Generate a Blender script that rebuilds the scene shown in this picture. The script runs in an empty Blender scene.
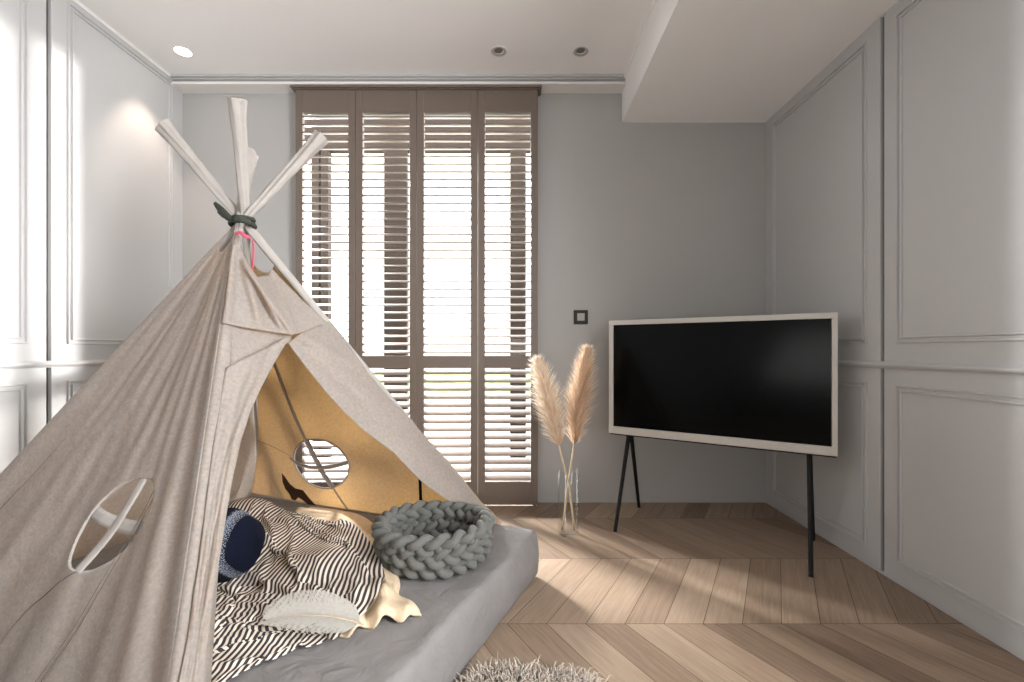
import bpy, bmesh, math, random
import numpy as np
from mathutils import Vector, Matrix, noise
from mathutils.bvhtree import BVHTree

rnd = random.Random(7)
rng = np.random.default_rng(7)
S = bpy.context.scene
COL = S.collection
PI = math.pi

# ------------------------------------------------------------------ camera numbers
F_PX, VX, VY, CAM_Z = 450.0, 517.0, 350.0, 0.9645
def U(px, py, D):
    return np.array([(px-VX)*D/F_PX, D, CAM_Z-(py-VY)*D/F_PX])
def ray(px, py):
    return np.array([(px-VX)/F_PX, 1.0, -(py-VY)/F_PX])
def on_z(px, py, z):
    d = ray(px, py); t = (z-CAM_Z)/d[2]
    return np.array([0, 0, CAM_Z])+d*t
def to_px(p):
    return VX+F_PX*p[0]/p[1], VY-F_PX*(p[2]-CAM_Z)/p[1]

# ------------------------------------------------------------------ materials
def srgb(r, g, b):
    def f(c):
        c /= 255.0
        return c/12.92 if c <= 0.04045 else ((c+0.055)/1.055)**2.4
    return (f(r), f(g), f(b), 1.0)

class NT:
    def __init__(self, name):
        self.m = bpy.data.materials.new(name); self.m.use_nodes = True
        self.t = self.m.node_tree; self.t.nodes.clear()
        self.out = self.n('ShaderNodeOutputMaterial')
    def n(self, kind, **kw):
        nd = self.t.nodes.new(kind)
        for k, v in kw.items():
            if k.startswith('i_'): nd.inputs[k[2:].replace('_', ' ')].default_value = v
            else: setattr(nd, k, v)
        return nd
    def l(self, a, b): self.t.links.new(a, b)
    def ramp(self, fac, stops, interp='LINEAR'):
        r = self.n('ShaderNodeValToRGB'); cr = r.color_ramp; cr.interpolation = interp
        while len(cr.elements) < len(stops): cr.elements.new(0.5)
        for e, (p, c) in zip(cr.elements, stops): e.position = p; e.color = c
        self.l(fac, r.inputs[0]); return r.outputs[0]
    def math(self, op, a, b=None):
        m = self.n('ShaderNodeMath', operation=op)
        for i, v in enumerate((a, b)):
            if v is None: continue
            if isinstance(v, (int, float)): m.inputs[i].default_value = v
            else: self.l(v, m.inputs[i])
        return m.outputs[0]

def mat(name, col, rough=0.6, metal=0.0, var=0.0, vscale=4.0, bump=0.0, bscale=60.0, stretch=(1, 1, 1), spec=0.4, sheen=0.0, detail=4.0):
    k = NT(name)
    b = k.n('ShaderNodeBsdfPrincipled')
    b.inputs['Roughness'].default_value = rough; b.inputs['Metallic'].default_value = metal
    b.inputs['Specular IOR Level'].default_value = spec
    if sheen: b.inputs['Sheen Weight'].default_value = sheen
    tc = k.n('ShaderNodeTexCoord'); mp = k.n('ShaderNodeMapping'); mp.inputs['Scale'].default_value = stretch
    k.l(tc.outputs['Object'], mp.inputs[0])
    if var:
        nz = k.n('ShaderNodeTexNoise', i_Scale=vscale, i_Detail=detail); k.l(mp.outputs[0], nz.inputs['Vector'])
        lo = tuple(c*(1-var) for c in col[:3])+(1,); hi = tuple(min(1, c*(1+var)) for c in col[:3])+(1,)
        k.l(k.ramp(nz.outputs[0], [(0.3, lo), (0.7, hi)]), b.inputs['Base Color'])
    else:
        b.inputs['Base Color'].default_value = col
    if bump:
        nb = k.n('ShaderNodeTexNoise', i_Scale=bscale, i_Detail=3.0); k.l(mp.outputs[0], nb.inputs['Vector'])
        bp = k.n('ShaderNodeBump', i_Strength=bump, i_Distance=0.01); k.l(nb.outputs[0], bp.inputs['Height'])
        k.l(bp.outputs[0], b.inputs['Normal'])
    k.l(b.outputs[0], k.out.inputs[0])
    return k.m

def cloth_mat(name, col, trans=None, tfac=0.3, var=0.08, vscale=9.0, weave=900.0, bump=0.25, wrinkle=0.0):
    k = NT(name)
    tc = k.n('ShaderNodeTexCoord')
    nz = k.n('ShaderNodeTexNoise', i_Scale=vscale, i_Detail=5.0); k.l(tc.outputs['Object'], nz.inputs['Vector'])
    lo = tuple(c*(1-var) for c in col[:3])+(1,); hi = tuple(min(1, c*(1+var)) for c in col[:3])+(1,)
    colr = k.ramp(nz.outputs[0], [(0.3, lo), (0.7, hi)])
    nb = k.n('ShaderNodeTexNoise', i_Scale=weave, i_Detail=2.0); k.l(tc.outputs['Object'], nb.inputs['Vector'])
    h = nb.outputs[0]
    bp = k.n('ShaderNodeBump', i_Strength=bump, i_Distance=0.003); k.l(h, bp.inputs['Height'])
    nrm = bp.outputs[0]
    if wrinkle:
        wz = k.n('ShaderNodeTexNoise', i_Scale=14.0, i_Detail=6.0, i_Distortion=1.2); k.l(tc.outputs['Object'], wz.inputs['Vector'])
        b2 = k.n('ShaderNodeBump', i_Strength=wrinkle, i_Distance=0.03); k.l(wz.outputs[0], b2.inputs['Height']); k.l(nrm, b2.inputs['Normal']); nrm = b2.outputs[0]
    d = k.n('ShaderNodeBsdfPrincipled'); d.inputs['Roughness'].default_value = 0.9; d.inputs['Specular IOR Level'].default_value = 0.15
    k.l(colr, d.inputs['Base Color']); k.l(nrm, d.inputs['Normal'])
    if trans:
        t = k.n('ShaderNodeBsdfTranslucent')
        fine = k.n('ShaderNodeTexNoise', i_Scale=95.0, i_Detail=5.0, i_Roughness=.75); k.l(tc.outputs['Object'], fine.inputs['Vector'])
        k.l(k.ramp(fine.outputs[0], [(0.25, tuple(c*0.5 for c in trans[:3])+(1,)), (0.75, trans)]), t.inputs['Color'])
        mx = k.n('ShaderNodeMixShader'); mx.inputs[0].default_value = tfac
        k.l(d.outputs[0], mx.inputs[1]); k.l(t.outputs[0], mx.inputs[2]); k.l(mx.outputs[0], k.out.inputs[0])
    else:
        k.l(d.outputs[0], k.out.inputs[0])
    return k.m

def glass_mat(name, tint=(1, 1, 1, 1), gloss=0.08, rough=0.0):
    k = NT(name)
    tr = k.n('ShaderNodeBsdfTransparent'); tr.inputs[0].default_value = tint
    gl = k.n('ShaderNodeBsdfGlossy'); gl.inputs['Roughness'].default_value = rough
    fr = k.n('ShaderNodeFresnel', i_IOR=1.45); ge = k.n('ShaderNodeNewGeometry')
    mx = k.n('ShaderNodeMixShader'); k.l(k.math('MULTIPLY', fr.outputs[0], k.math('SUBTRACT', 1.0, ge.outputs['Backfacing'])), mx.inputs[0]); k.l(tr.outputs[0], mx.inputs[1]); k.l(gl.outputs[0], mx.inputs[2])
    k.l(mx.outputs[0], k.out.inputs[0]); return k.m

def emit_mat(name, col, s):
    k = NT(name); e = k.n('ShaderNodeEmission'); e.inputs[0].default_value = col; e.inputs[1].default_value = s
    k.l(e.outputs[0], k.out.inputs[0]); return k.m

M = {}
M['wall'] = mat('wall_paint', srgb(184, 184, 184), 0.55, var=0.015, vscale=1.5, bump=0.02, bscale=300)
M['wall_back'] = mat('back_wall_paint', srgb(170, 169, 167), 0.6, var=0.015, vscale=1.5, bump=0.02, bscale=300)
M['groove'] = mat('groove_dark', srgb(96, 94, 94), 0.7)
M['ceiling'] = mat('ceiling_paint', srgb(242, 241, 240), 0.7, var=0.01, vscale=1.0)
M['crown'] = mat('crown_paint', srgb(226, 224, 221), 0.55)
M['taupe'] = mat('taupe_lacquer', srgb(108, 96, 87), 0.38, var=0.04, vscale=6, spec=0.5)
M['taupe_slat'] = mat('taupe_slat_lit', srgb(138, 125, 116), 0.34, spec=0.5)  # same lacquer as the frames, lightened for the daylight on the slats
M['bronze'] = mat('dark_bronze', srgb(36, 30, 26), 0.7, spec=0.1)
M['pane'] = glass_mat('window_glass')
M['vase'] = glass_mat('vase_glass', (0.975, 0.982, 0.98, 1))
M['tv_frame'] = mat('tv_frame_white', srgb(196, 193, 186), 0.45, var=0.01, vscale=5)
M['screen'] = mat('tv_screen_black', srgb(5, 6, 7), 0.16, spec=0.12)
M['black_metal'] = mat('black_metal', srgb(14, 14, 14), 0.5, spec=0.25)
M['switch_black'] = mat('switch_black', srgb(26, 24, 20), 0.5)
M['switch_grey'] = mat('switch_grey', srgb(160, 158, 152), 0.4, metal=0.2)
M['mattress'] = cloth_mat('charcoal_cotton', srgb(132, 129, 128), var=0.06, wrinkle=0.35, bump=0.2)
M['canvas'] = cloth_mat('linen_canvas', srgb(185, 182, 179), trans=(0.92, 0.70, 0.42, 1), tfac=0.55, var=0.05, weave=700, bump=0.3, wrinkle=0.22)
M['canvas_double'] = cloth_mat('linen_double', srgb(166, 161, 156), var=0.05, weave=700, bump=0.3, wrinkle=0.2)
M['thread'] = mat('seam_thread', srgb(112, 101, 92), 0.9)
M['tape'] = cloth_mat('seam_tape', srgb(150, 138, 124), var=0.04)
M['cord'] = cloth_mat('tie_cord', srgb(62, 66, 60), var=0.15, vscale=60)
M['pink'] = cloth_mat('pink_ribbon', srgb(214, 92, 118), var=0.05)
M['shadow_cutout'] = cloth_mat('shadow_brown', srgb(70, 52, 38), var=0.1)  # dark brown standing in for a shadow on the tent cloth
M['strap'] = cloth_mat('black_strap', srgb(30, 27, 25), var=0.1)
M['pouf'] = mat('grey_tube_jersey', srgb(100, 101, 97), 0.85, var=0.06, vscale=30, bump=0.1, bscale=500, sheen=0.15, spec=0.2)
M['cream'] = cloth_mat('cream_knit', srgb(222, 202, 172), var=0.08, vscale=40, weave=300, bump=0.5)
M['rug'] = mat('shag_yarn', srgb(198, 188, 176), 0.95, var=0.22, vscale=25, spec=0.1)
M['rug_base'] = mat('rug_backing', srgb(150, 140, 130), 0.95)
M['stem'] = mat('dry_stem', srgb(198, 178, 148), 0.7, var=0.15, vscale=40)
M['feather'] = cloth_mat('white_feather', srgb(218, 215, 208), trans=(0.95, 0.95, 0.93, 1), tfac=0.4, var=0.04, bump=0.05)
M['lamp_trim'] = mat('lamp_trim_white', srgb(226, 223, 220), 0.5)
M['lamp_cone'] = mat('lamp_cone_grey', srgb(176, 172, 168), 0.4)
M['lamp_dark'] = mat('lamp_lens_dark', srgb(112, 109, 106), 0.3)
M['lamp_on'] = emit_mat('lamp_lit', (1.0, 0.93, 0.85, 1), 14.0)
M['terrace'] = mat('terrace_tile', srgb(130, 126, 122), 0.8, var=0.05, vscale=3)
M['hedge'] = mat('hedge_leaf', srgb(120, 142, 88), 0.8, var=0.35, vscale=12)

# oak chevron: tone per plank from an attribute, grain from UV
def oak():
    k = NT('oak_chevron')
    at = k.n('ShaderNodeAttribute', attribute_name='tone'); uv = k.n('ShaderNodeUVMap', uv_map='UVMap')
    mp = k.n('ShaderNodeMapping'); mp.inputs['Scale'].default_value = (1.6, 26, 1); k.l(uv.outputs[0], mp.inputs[0])
    g = k.n('ShaderNodeTexNoise', i_Scale=3.0, i_Detail=8.0, i_Roughness=0.62, i_Distortion=0.9); k.l(mp.outputs[0], g.inputs['Vector'])
    mp2 = k.n('ShaderNodeMapping'); mp2.inputs['Scale'].default_value = (4, 120, 1); k.l(uv.outputs[0], mp2.inputs[0])
    g2 = k.n('ShaderNodeTexNoise', i_Scale=3.0, i_Detail=4.0); k.l(mp2.outputs[0], g2.inputs['Vector'])
    sep = k.n('ShaderNodeSeparateColor'); k.l(at.outputs['Color'], sep.inputs[0])
    f = k.math('ADD', k.math('MULTIPLY', sep.outputs[0], 0.62), k.math('ADD', k.math('MULTIPLY', g.outputs[0], 0.55), k.math('MULTIPLY', g2.outputs[0], 0.16)))
    f = k.math('SUBTRACT', f, 0.12)
    c = k.ramp(f, [(0.20, srgb(104, 85, 70)), (0.44, srgb(138, 118, 101)), (0.62, srgb(160, 139, 120)), (0.90, srgb(186, 167, 147))])
    b = k.n('ShaderNodeBsdfPrincipled'); b.inputs['Specular IOR Level'].default_value = 0.35
    k.l(c, b.inputs['Base Color']); k.l(k.math('ADD', k.math('MULTIPLY', g.outputs[0], 0.12), 0.4), b.inputs['Roughness'])
    bp = k.n('ShaderNodeBump', i_Strength=0.12, i_Distance=0.004); k.l(g2.outputs[0], bp.inputs['Height']); k.l(bp.outputs[0], b.inputs['Normal'])
    k.l(b.outputs[0], k.out.inputs[0]); return k.m
M['oak'] = oak()
M['oak_gap'] = mat('oak_joint', srgb(74, 56, 44), 0.8)

def stripes():
    k = NT('striped_muslin')
    uv = k.n('ShaderNodeUVMap', uv_map='UVMap'); sp = k.n('ShaderNodeSeparateXYZ'); k.l(uv.outputs[0], sp.inputs[0])
    nz = k.n('ShaderNodeTexNoise', i_Scale=5.0, i_Detail=2.0); k.l(uv.outputs[0], nz.inputs['Vector'])
    x = k.math('ADD', sp.outputs[0], k.math('MULTIPLY', nz.outputs[0], 0.006))
    fr = k.math('FRACT', k.math('MULTIPLY', x, 1/0.0175))
    c = k.ramp(fr, [(0.0, srgb(62, 57, 58)), (0.46, srgb(62, 57, 58)), (0.52, srgb(226, 218, 206)), (0.94, srgb(226, 218, 206)), (1.0, srgb(62, 57, 58))])
    b = k.n('ShaderNodeBsdfPrincipled'); b.inputs['Roughness'].default_value = 0.9; b.inputs['Specular IOR Level'].default_value = 0.15
    wv = k.n('ShaderNodeTexNoise', i_Scale=260.0, i_Detail=2.0); k.l(uv.outputs[0], wv.inputs['Vector'])
    bp = k.n('ShaderNodeBump', i_Strength=0.35, i_Distance=0.004); k.l(wv.outputs[0], bp.inputs['Height'])
    k.l(c, b.inputs['Base Color']); k.l(bp.outputs[0], b.inputs['Normal']); k.l(b.outputs[0], k.out.inputs[0]); return k.m
M['stripes'] = stripes()

def knit():
    k = NT('navy_knit')
    uv = k.n('ShaderNodeUVMap', uv_map='UVMap'); sp = k.n('ShaderNodeSeparateXYZ'); k.l(uv.outputs[0], sp.inputs[0])
    nz = k.n('ShaderNodeTexNoise', i_Scale=130.0, i_Detail=4.0); k.l(uv.outputs[0], nz.inputs['Vector'])
    band = k.ramp(sp.outputs[0], [(0.0, (0.6, 0.6, 0.6, 1)), (0.30, (0.62, 0.62, 0.62, 1)), (0.42, (0.28, 0.28, 0.28, 1)), (0.52, (0.66, 0.66, 0.66, 1)), (0.58, (0.2, 0.2, 0.2, 1)), (0.70, (0.3, .3, .3, 1)), (0.78, (0.72, 0.72, 0.72, 1)), (0.865, (0.6, 0.6, 0.6, 1)), (0.875, (0, 0, 0, 1))])
    fleck = k.math('GREATER_THAN', k.math('MULTIPLY', nz.outputs[0], band), 0.335)
    base = k.ramp(sp.outputs[0], [(0.0, srgb(30, 31, 38)), (0.865, srgb(28, 30, 38)), (0.875, srgb(20, 25, 42)), (1.0, srgb(17, 21, 36))])
    mx = k.n('ShaderNodeMix', data_type='RGBA'); k.l(fleck, mx.inputs[0]); k.l(base, mx.inputs[6]); mx.inputs[7].default_value = srgb(150, 158, 176)
    b = k.n('ShaderNodeBsdfPrincipled'); b.inputs['Roughness'].default_value = 0.95; b.inputs['Specular IOR Level'].default_value = 0.1
    bp = k.n('ShaderNodeBump', i_Strength=0.8, i_Distance=0.008); k.l(nz.outputs[0], bp.inputs['Height'])
    k.l(mx.outputs[2], b.inputs['Base Color']); k.l(bp.outputs[0], b.inputs['Normal']); k.l(b.outputs[0], k.out.inputs[0]); return k.m
M['knit'] = knit()

def plume(name, a, c):
    k = NT(name)
    uv = k.n('ShaderNodeUVMap', uv_map='UVMap'); sp = k.n('ShaderNodeSeparateXYZ'); k.l(uv.outputs[0], sp.inputs[0])
    col = k.ramp(sp.outputs[0], [(0.0, a), (1.0, c)])
    d = k.n('ShaderNodeBsdfDiffuse'); t = k.n('ShaderNodeBsdfTranslucent'); k.l(col, d.inputs[0]); k.l(col, t.inputs[0])
    mx = k.n('ShaderNodeMixShader'); mx.inputs[0].default_value = 0.5
    k.l(d.outputs[0], mx.inputs[1]); k.l(t.outputs[0], mx.inputs[2]); k.l(mx.outputs[0], k.out.inputs[0]); return k.m
M['plume'] = plume('pampas_plume', srgb(224, 190, 146), srgb(255, 252, 244))
M['plume2'] = plume('pampas_plume_tan', srgb(206, 172, 136), srgb(246, 230, 210))

# ------------------------------------------------------------------ mesh builder
def unit(v):
    v = np.asarray(v, float); return v/(np.linalg.norm(v)+1e-12)

class MB:
    def __init__(s): s.v = []; s.f = []; s.mi = []; s.uv = {}; s.n = 0; s.vc = {}
    def add(s, vs, fs, mi=0, uvs=None):
        o = s.n; s.v.append(np.asarray(vs, float).reshape(-1, 3)); s.n += len(s.v[-1])
        for q, f in enumerate(fs):
            s.f.append(tuple(i+o for i in f)); s.mi.append(mi)
        if uvs is not None:
            for i, u in enumerate(uvs): s.uv[o+i] = u
        return o
    def box(s, c, sz, ax=None, mi=0):
        c = np.asarray(c, float); h = np.asarray(sz, float)/2
        ax = np.eye(3) if ax is None else np.asarray(ax, float)
        vs = [c+ax[0]*h[0]*i+ax[1]*h[1]*j+ax[2]*h[2]*k for i in (-1, 1) for j in (-1, 1) for k in (-1, 1)]
        s.add(vs, [(0, 1, 3, 2), (4, 6, 7, 5), (0, 4, 5, 1), (2, 3, 7, 6), (0, 2, 6, 4), (1, 5, 7, 3)], mi)
    def bb(s, x0, x1, y0, y1, z0, z1, mi=0):
        s.box(((x0+x1)/2, (y0+y1)/2, (z0+z1)/2), (abs(x1-x0), abs(y1-y0), abs(z1-z0)), mi=mi)
    def grid(s, P, mi=0, uv=None, closed=False, keep=None):
        P = np.asarray(P, float); a, b = P.shape[:2]; fs = []
        for i in range(a-1):
            for j in range(b if closed else b-1):
                if keep is not None and not keep[i, j]: continue
                fs.append((i*b+j, i*b+(j+1) % b, (i+1)*b+(j+1) % b, (i+1)*b+j))
        s.add(P.reshape(-1, 3), fs, mi, None if uv is None else np.asarray(uv).reshape(-1, 2))
    def tube(s, path, r, seg=10, caps=True, mod=None, closed=False, flat=1.0, up=None):
        p = np.asarray(path, float); n = len(p)
        T = np.gradient(p, axis=0) if not closed else (np.roll(p, -1, 0)-np.roll(p, 1, 0))
        T /= np.linalg.norm(T, axis=1)[:, None]+1e-12
        a = np.array([0, 0, 1.0]) if up is None else np.asarray(up, float)
        if abs(T[0] @ a) > 0.95: a = np.array([1.0, 0, 0])
        N = unit(a-T[0]*(a @ T[0])); rings = []
        for i in range(n):
            N = unit(N-T[i]*(N @ T[i])); B = np.cross(T[i], N)
            rr = r[i] if hasattr(r, '__len__') else (r(i/(n-1)) if callable(r) else r)
            ring = []
            for k in range(seg):
                th = 2*PI*k/seg; q = rr*(mod(i/(n-1), th) if mod else 1)
                ring.append(p[i]+N*math.cos(th)*q+B*math.sin(th)*q*flat)
            rings.append(ring)
        V = np.array(rings).reshape(-1, 3); fs = []
        for i in range(n if closed else n-1):
            i2 = (i+1) % n
            for k in range(seg): fs.append((i*seg+k, i*seg+(k+1) % seg, i2*seg+(k+1) % seg, i2*seg+k))
        if caps and not closed:
            fs.append(tuple(range(seg))[::-1]); fs.append(tuple((n-1)*seg+k for k in range(seg)))
        s.add(V, fs)
    def lathe(s, prof, c, seg=40, ax=None, mi=0):
        c = np.asarray(c, float); ax = np.eye(3) if ax is None else ax
        R = [[c+ax[0]*r*math.cos(2*PI*k/seg)+ax[1]*r*math.sin(2*PI*k/seg)+ax[2]*z for k in range(seg)] for r, z in prof]
        s.grid(np.array(R), mi, closed=True)
    def build(s, name, mats, parent=None, smooth=False, bevel=0.0, solid=0.0, sub=0, weld=False, loc=None):
        V = np.concatenate(s.v) if s.v else np.zeros((0, 3))
        off = np.array(parent['_w']) if parent is not None and '_w' in parent.keys() else np.zeros(3)
        base = np.zeros(3)
        if parent is None and loc is not None: base = np.asarray(loc, float)
        me = bpy.data.meshes.new(name)
        me.from_pydata((V-off-base).tolist(), [], s.f)
        if not isinstance(mats, (list, tuple)): mats = [mats]
        for m in mats: me.materials.append(m)
        me.polygons.foreach_set('material_index', s.mi)
        if s.uv:
            ul = me.uv_layers.new(name='UVMap')
            for lp in me.loops: ul.data[lp.index].uv = s.uv.get(lp.vertex_index, (0, 0))
        me.validate(); me.update()
        bm = bmesh.new(); bm.from_mesh(me)
        if weld: bmesh.ops.remove_doubles(bm, verts=bm.verts, dist=1e-5)
        lone = [v for v in bm.verts if not v.link_faces]
        if lone: bmesh.ops.delete(bm, geom=lone, context='VERTS')
        if not solid: bmesh.ops.recalc_face_normals(bm, faces=bm.faces)
        bm.to_mesh(me); bm.free()
        if smooth: me.polygons.foreach_set('use_smooth', [True]*len(me.polygons))
        o = bpy.data.objects.new(name, me); COL.objects.link(o); o.location = base
        if parent is not None:
            o.parent = parent; o['_w'] = list(off)
        else:
            o['_w'] = list(base)
        if bevel:
            md = o.modifiers.new('Bevel', 'BEVEL'); md.width = bevel; md.segments = 2; md.limit_method = 'ANGLE'; md.angle_limit = 0.6
        if solid:
            md = o.modifiers.new('Solidify', 'SOLIDIFY'); md.thickness = solid; md.offset = 0
        if sub:
            md = o.modifiers.new('Subdivision', 'SUBSURF'); md.levels = sub; md.render_levels = sub
        return o

def tag(o, label=None, cat=None, group=None, kind=None):
    if label: o['label'] = label
    if cat: o['category'] = cat
    if group: o['group'] = group
    if kind: o['kind'] = kind
    return o
def thing(name, loc, label, cat, group=None):
    o = bpy.data.objects.new(name, None); COL.objects.link(o); o.location = loc; o.empty_display_size = 0.1
    o['_w'] = [float(c) for c in loc]
    return tag(o, label, cat, group)
def resample(pts, n):
    p = np.asarray(pts, float); d = np.r_[0, np.cumsum(np.linalg.norm(np.diff(p, axis=0), axis=1))]
    t = np.linspace(0, d[-1], n)
    return np.stack([np.interp(t, d, p[:, k]) for k in range(p.shape[1])], 1)
def smooth_path(pts, n):
    p = np.asarray(pts, float); m = len(p); out = []
    q = np.vstack([2*p[0]-p[1], p, 2*p[-1]-p[-2]])
    for i in np.linspace(0, m-1-1e-9, n):
        k = int(i); t = i-k; a, b, c, d = q[k], q[k+1], q[k+2], q[k+3]
        out.append(0.5*((2*b)+(c-a)*t+(2*a-5*b+4*c-d)*t*t+(3*b-a-3*c+d)*t**3))
    return np.array(out)
def nz(x, y=0.0, z=0.0): return noise.noise(Vector((x, y, z)))

# ------------------------------------------------------------------ room
XL, XR, YB, YF = -2.1124, 1.5685, 2.846, -2.6
ZC, ZS, XS = 2.642, 2.402, 0.664        # main ceiling, dropped soffit, its left face

# floor: chevron planks, one mesh
def make_floor():
    b = MB(); row = 0.4965; pitch = 0.138; tn = math.tan(math.radians(30)); g = 0.0011
    b.add([(XL-.1, YF-.1, -.003), (XR+.1, YF-.1, -.003), (XR+.1, YB+.05, -.003), (XL-.1, YB+.05, -.003)], [(0, 1, 2, 3)], 1)
    tones = [0.5]; uvs = [[(0, 0)]*4]
    y0 = 2.0817+row*2; k = 0
    while y0 > YF-.1:
        y1 = y0-row                                       # y0 far edge, y1 near edge
        kk = round((y0-2.0817)/row)
        sgn = 1 if kk % 2 == 0 else -1                     # this row leans to +X with depth when even
        sh = row*tn
        # far-edge joints are continuous from row to row
        phase = 0.805 if kk % 2 == 0 else 0.805-sh
        yt = min(y0, YB+.03); 
        i0 = int((XL-phase)/pitch)-5; i1 = int((XR-phase)/pitch)+5
        for i in range(i0, i1):
            xf = phase+i*pitch; xn = xf-sgn*sh
            if max(xf, xn)+pitch < XL-.05 or min(xf, xn) > XR+.05: continue
            fr = (yt-y1)/row
            xt = xn+(xf-xn)*fr
            vs = [(xn+g, y1+g, 0), (xn+pitch-g, y1+g, 0), (xt+pitch-g, yt-g, 0), (xt+g, yt-g, 0)]
            b.add(vs, [(0, 1, 2, 3)], 0)
            t = min(1, max(0, rnd.gauss(0.5, 0.15))); tones.append(t)
            L = row/math.cos(math.radians(30)); W = pitch*math.cos(math.radians(30)); s = pitch*math.sin(math.radians(30))
            ou, ov = rnd.uniform(0, 50), rnd.uniform(0, 50); fl = rnd.choice((1, -1))
            uvs.append([(ou, ov), (ou+sgn*s, ov+W), (ou+L*fr+sgn*s, ov+W), (ou+L*fr, ov)])
        y0 = y1; k += 1
    V = np.concatenate(b.v); me = bpy.data.meshes.new('floor'); me.from_pydata(V.tolist(), [], b.f)
    me.materials.append(M['oak']); me.materials.append(M['oak_gap']); me.polygons.foreach_set('material_index', b.mi)
    me.uv_layers.new(name='UVMap'); me.color_attributes.new('tone', 'FLOAT_COLOR', 'CORNER')
    ul = me.uv_layers['UVMap']; ca = me.color_attributes['tone']
    for p in me.polygons:
        for q, li in enumerate(p.loop_indices):
            ul.data[li].uv = uvs[p.index][q]; t = tones[p.index]; ca.data[li].color = (t, t, t, 1)
    o = bpy.data.objects.new('floor', me); COL.objects.link(o)
    tag(o, 'light oak chevron parquet floor', 'floor', kind='structure')
make_floor()

def sweep_rect(b, y0, y1, z0, z1, x, side, w=0.028, h=0.009):
    """raised moulding round a rectangle on a side wall; side=+1 protrudes toward +X"""
    prof = [(0, 0), (.02, .8), (.12, 1.0), (.24, .9), (.30, .0), (.68, .0), (.74, .9), (.86, 1.0), (.98, .8), (1, 0)]
    rings = []
    for (cy, cz, sy, sz) in ((y0, z0, 1, 1), (y1, z0, -1, 1), (y1, z1, -1, -1), (y0, z1, 1, -1)):
        rings.append([(x+side*h*q, cy+sy*w*t, cz+sz*w*t) for t, q in prof])
    rings.append(rings[0]); R = np.array(rings)
    b.grid(R)

def side_wall(name, x, side, gaps, ztop, panels, rail_ends, label):
    """side: +1 = wall surface faces +X (left wall)"""
    th = 0.018; g = 0.0105
    b = MB(); bk = x-side*th
    b.bb(bk, bk-side*0.10, YF-.1, YB+.1, -.02, ztop+.12, mi=1)
    ys = [YB+.0]+sorted(gaps, reverse=True)+[YF]
    for i in range(len(ys)-1):
        ya = ys[i]-(g if i else 0); yb = ys[i+1]+(g if i+1 < len(ys)-1 else 0)
        b.bb(bk, x, yb, ya, 0.012, ztop)
    root = b.build(name, [M['wall'], M['groove']], bevel=0.0025)
    tag(root, label, 'wall', kind='structure')
    for (ya, yb) in panels:
        for (z0, z1) in ((0.089, 0.820), (0.992, ztop-(0.076 if ztop < 2.5 else 0.062))):
            m = MB(); sweep_rect(m, yb, ya, z0, z1, x-side*0.0005, side)
            m.build('panel_moulding', M['wall'], root)
    r = MB(); pr = [(0, -.016), (.006, -.016), (.010, -.009), (.020, -.006), (.023, 0.002), (.020, .008), (.010, .010), (.006, .015), (0, .015)]
    R = np.array([[(x-side*0.002+side*q, y, 0.901+z) for q, z in pr] for y in (YF, YB)])
    r.grid(R); r.build('chair_rail', M['wall'], root, smooth=False)
    t = MB(); t.bb(bk, x-side*0.003, YF, YB, 0.0, 0.012); t.build('skirting_strip', M['wall'], root)
    return root
side_wall('wall_left', XL, 1, [2.031, 1.10, 0.17, -0.8], ZC+.02, [(2.756, 2.113), (1.94, 1.19), (1.01, .26), (.08, -.71)], None, 'pale grey panelled wall on the left behind the tent')
side_wall('wall_right', XR, -1, [1.934, 1.0, 0.07, -.86], ZS+.02, [(2.757, 2.016), (1.857, 1.08), (.92, .15), (-.01, -.78)], None, 'pale grey panelled wall on the right beside the television')

# back wall with the shutter opening
OX0, OX1, OZ = -1.36, 0.122, 2.45
b = MB()
b.bb(XL-.1, OX0, YB, YB+.016, -.02, 2.75); b.bb(OX1, XR+.1, YB, YB+.016, -.02, 2.75); b.bb(OX0, OX1, YB, YB+.016, OZ, 2.75)
wb = tag(b.build('wall_back', M['wall_back']), 'smooth grey wall behind the shutters and television', 'wall', kind='structure')
# front wall (behind the camera)
b = MB()
b.bb(XL-.1, XR+.1, YF-.1, YF, -.02, 2.75)
tag(b.build('wall_front', M['wall']), 'plain grey wall behind the viewpoint', 'wall', kind='structure')

# ceiling + dropped soffit + crown
hole = [(-1.874, 2.525), (-0.101, 2.525), (0.359, 2.525)]
b = MB(); b.bb(XL-.1, XS+.05, YF-.1, YB+.1, ZC, ZC+.05)
ceil = tag(b.build('ceiling', M['ceiling']), 'white flat ceiling with recessed spotlights', 'ceiling', kind='structure')
b = MB(); b.bb(XS, XR+.1, YF-.1, YB+.1, ZS, ZC+.05)
b.bb(XS-.012, XS, YF, YB-.10, ZC-.016, ZC)
tag(b.build('ceiling_soffit', M['ceiling']), 'white dropped ceiling box above the television', 'ceiling', kind='structure')
prof = [(YB, 2.587), (2.745, 2.587), (2.745, 2.602), (2.762, 2.6035), (2.762, 2.614), (2.746, 2.617), (2.752, 2.621), (2.752, 2.628), (2.735, 2.630), (2.735, 2.6425), (YB, 2.6425)]
b = MB(); R = np.array([[(x, y, z) for y, z in prof] for x in (XL+.001, XS-.001)]); b.grid(R)
b.mi = [0, 0]+[1]*(len(b.mi)-2)  # fascia coloured wall grey to stand in for shade on its room side
b.build('trim_1', [M['crown'], M['wall']]); tag(bpy.data.objects['trim_1'], 'white stepped crown moulding above the shutters', 'moulding', kind='structure')
b = MB(); b.bb(XL, XL+.006, YF, 2.735, ZC-.018, ZC-.0005)
tag(b.build('trim_2', M['crown']), 'thin white ceiling trim along the left wall', 'moulding', kind='structure')

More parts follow.
